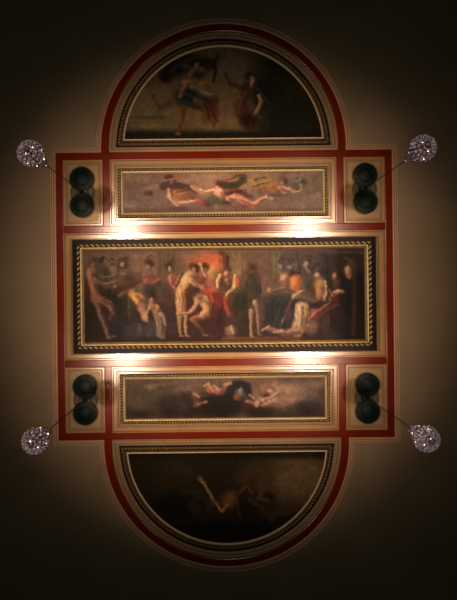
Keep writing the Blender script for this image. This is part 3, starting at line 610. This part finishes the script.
for (cv, vb, pt, lab) in ((CVT, 139.5, paint_top_lunette, 'half-round painting of a running winged figure and a seated one, arched side up'),
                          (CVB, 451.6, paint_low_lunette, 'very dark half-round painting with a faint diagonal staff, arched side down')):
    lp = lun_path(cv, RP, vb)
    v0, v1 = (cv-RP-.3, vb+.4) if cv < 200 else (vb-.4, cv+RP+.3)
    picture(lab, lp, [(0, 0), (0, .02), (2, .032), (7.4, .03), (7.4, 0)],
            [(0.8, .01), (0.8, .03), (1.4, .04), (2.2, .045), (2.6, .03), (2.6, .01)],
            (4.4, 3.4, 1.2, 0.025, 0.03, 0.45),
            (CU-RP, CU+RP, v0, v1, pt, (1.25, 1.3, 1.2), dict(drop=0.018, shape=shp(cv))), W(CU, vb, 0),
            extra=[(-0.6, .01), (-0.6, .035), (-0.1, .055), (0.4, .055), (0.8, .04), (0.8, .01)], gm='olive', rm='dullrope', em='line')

# ------------------------------------------------------------------ twin bowl ceiling fittings
RB = 0.243
def make_fitting():
    t = thing('ceiling_fitting', '', 'ceiling fitting', (0, 0, CZ), 'twin dark green ceiling fittings in the corner boxes')
    bm = bmesh.new(); lathe(bm, [(.25, .0), (.25, -.012), (.2, -.022), (.06, -.026)], n=32); obj('backplate', bm, M['rose'], t)
    bm = bmesh.new(); box(bm, -.12, .12, -.2, .2, -.07, -.02); obj('crossbar', bm, M['greend'], t)
    for sy in (-1, 1):
        bm = bmesh.new(); lathe(bm, [(.16, -.005), (RB-.02, -.03), (RB, -.07), (RB-.008, -.08), (RB-.035, -.084), (.14, -.086), (.12, -.098), (.06, -.106), (0, -.108)], n=40)
        b = obj('bowl', bm, M['green'], t, True); b.location = (0, sy*.262, 0)
        bm = bmesh.new(); ringtube(bm, RB-.012, -.078, .012, 40, 8); obj('rim', bm, M['greend'], b, True)
        bm = bmesh.new(); ringtube(bm, .14, -.088, .007, 32, 6); obj('inner_ring', bm, M['green'], b, True)
    bm = bmesh.new(); lathe(bm, [(.035, -.07), (.04, -.1), (.02, -.13), (.012, -.15)], n=16); obj('hub', bm, M['greend'], t, True)
    bm = bmesh.new(); tube(bm, [(0, .0+.02*math.cos(a), -.165-.02*math.sin(a)) for a in [PI*2*i/12 for i in range(12)]], .006); obj('hook', bm, M['iron'], t)
    return t
# ------------------------------------------------------------------ crystal chandelier, hung on a long chain
def make_chandelier():
    t = thing('crystal_chandelier', '', 'chandelier', (0, 0, CZ-.18), 'small crystal chandeliers hanging at the corners')
    zt = -1.62   # top bead below hook
    bm = bmesh.new(); z = 0.0; k = 0
    while z > zt+.0:
        pts = []
        for i in range(9):
            a = 2*PI*i/8; x = .011*math.cos(a); y = .026*math.sin(a)
            pts.append((x, 0, z-.02+y) if k % 2 else (0, x, z-.02+y))
        tube(bm, pts, .0032, 5); z -= .042; k += 1
    obj('chain', bm, M['iron'], t)
    zb = z-.02
    bm = bmesh.new(); lathe(bm, [(0, .03), (.02, .02), (.03, 0), (.02, -.02), (0, -.03)], (0, 0, zb), 12); obj('glass_bead', bm, M['crystal'], t)
    bm = bmesh.new(); lathe(bm, [(.008, 0), (.008, -.08), (.025, -.11), (.012, -.16), (.012, -.3), (.03, -.36), (.014, -.42), (.014, -.56), (.03, -.62), (.0, -.68)], (0, 0, zb), 12); obj('stem', bm, M['brass'], t, True)
    zu, zl = zb-.25, zb-.52
    bm = bmesh.new(); ringtube(bm, .10, zu, .006)
    for i in range(6):
        a = PI*i/3; tube(bm, [(0, 0, zu+.06), (.06*math.cos(a), .06*math.sin(a), zu+.045), (.10*math.cos(a), .10*math.sin(a), zu)], .004, 5)
    obj('upper_ring', bm, M['brass'], t)
    bm = bmesh.new(); ringtube(bm, .175, zl, .008)
    obj('lower_ring', bm, M['brass'], t)
    for i in range(6):
        a = PI*i/3+.3; c, s_ = math.cos(a), math.sin(a)
        bm = bmesh.new(); tube(bm, [(0, 0, zl-.02), (.05*c, .05*s_, zl-.06), (.11*c, .11*s_, zl-.04), (.14*c, .14*s_, zl+.02)], .006, 6)
        arm = obj('arm', bm, M['brass'], t)
        bm = bmesh.new(); lathe(bm, [(.0, 0), (.02, .012), (.02, .02), (.008, .03), (.008, .06)], (.14*c, .14*s_, zl+.015), 10); obj('candle_cup', bm, M['brass'], arm)
        bm = bmesh.new(); lathe(bm, [(.006, 0), (.013, .018), (.009, .035), (0, .05)], (.14*c, .14*s_, zl+.07), 8); obj('glint_bulb', bm, M['glint_bulb'], arm)
    # crystal drops: shared mesh, individual parts
    bm = bmesh.new(); lathe(bm, [(0, .03), (.012, .016), (.018, -.004), (.0, -.034)], n=6)
    for f in bm.faces: f.smooth = False
    bmesh.ops.recalc_face_normals(bm, faces=bm.faces); dm = bpy.data.meshes.new('crystal_drop'); bm.to_mesh(dm); bm.free(); dm.materials.append(M['crystal'])
    def ringof(R, z, n, ph, sc_=1.0):
        for i in range(n):
            a = 2*PI*i/n+ph; o = bpy.data.objects.new('crystal_drop', dm); C.objects.link(o); o.parent = t
            o.location = (R*math.cos(a), R*math.sin(a), z); o.rotation_euler = (random.uniform(-.5, .5), random.uniform(-.5, .5), random.uniform(0, 6)); o.scale = (sc_,)*3
    ringof(.10, zu-.03, 10, 0); ringof(.085, zu+.04, 8, .2, .8); ringof(.07, zu-.085, 6, .4, .9)
    ringof(.18, zl-.035, 18, 0, 1.15); ringof(.16, zl+.05, 14, .1, .9); ringof(.155, zl-.095, 15, .3, 1.2); ringof(.12, zl-.15, 11, .1, 1.15); ringof(.075, zl-.195, 8, .2, 1.15); ringof(.03, zl-.23, 3, 0, 1.2)
    bm = bmesh.new(); lathe(bm, [(0, .045), (.02, .03), (.032, 0), (.02, -.03), (0, -.045)], (0, 0, zl-.29), 8); obj('bottom_ball', bm, M['crystal'], t)
    # strings of tiny beads between the rings
    bm = bmesh.new()
    for i in range(24):
        a = 2*PI*i/24
        for (R0, z0, R1, z1, sg_) in ((.10, zu, .175, zl, .03), (.175, zl, .03, zl-.22, -.06), (.02, zb-.06, .10, zu, -.01)):
            for j in range(1, 9):
                q = j/9; R = R0+(R1-R0)*q-sg_*math.sin(PI*q); z = z0+(z1-z0)*q
                bmesh.ops.create_icosphere(bm, subdivisions=1, radius=.0075, matrix=Matrix.Translation((R*math.cos(a), R*math.sin(a), z)))
    b = obj('bead_strings', bm, M['crystal'], t); b['kind'] = 'stuff'
    return t
def hook_uv(px, py): return (px-0.011*(py-295), py+0.011*(px-225))
hooks = [((82.8, 193.0), 'upper left', 'beside the painting of flying figures'), ((364.2, 189.2), 'upper right', 'beside the painting of flying figures'),
         ((86.0, 399.2), 'lower left', 'beside the dark cloudy painting'), ((366.6, 397.6), 'lower right', 'beside the dark cloudy painting')]
fit0 = make_fitting(); ch0 = make_chandelier()
for i, ((px, py), pos, by) in enumerate(hooks):
    u, v = hook_uv(px, py); loc = W(u, v, 0)
    f = fit0 if i == 0 else copy_tree(fit0); f.location = (loc.x, loc.y, CZ-.006)
    f['label'] = 'dark green twin round ceiling fitting in the %s corner box' % pos
    c = ch0 if i == 0 else copy_tree(ch0); c.location = (loc.x, loc.y, CZ-.185); c.rotation_euler.z = i*.7
    c['label'] = 'small crystal chandelier on a dark chain at the %s corner of the red bands' % pos
for o in list(C.objects):
    for k in ('_world', '_o'):
        if k in o: del o[k]
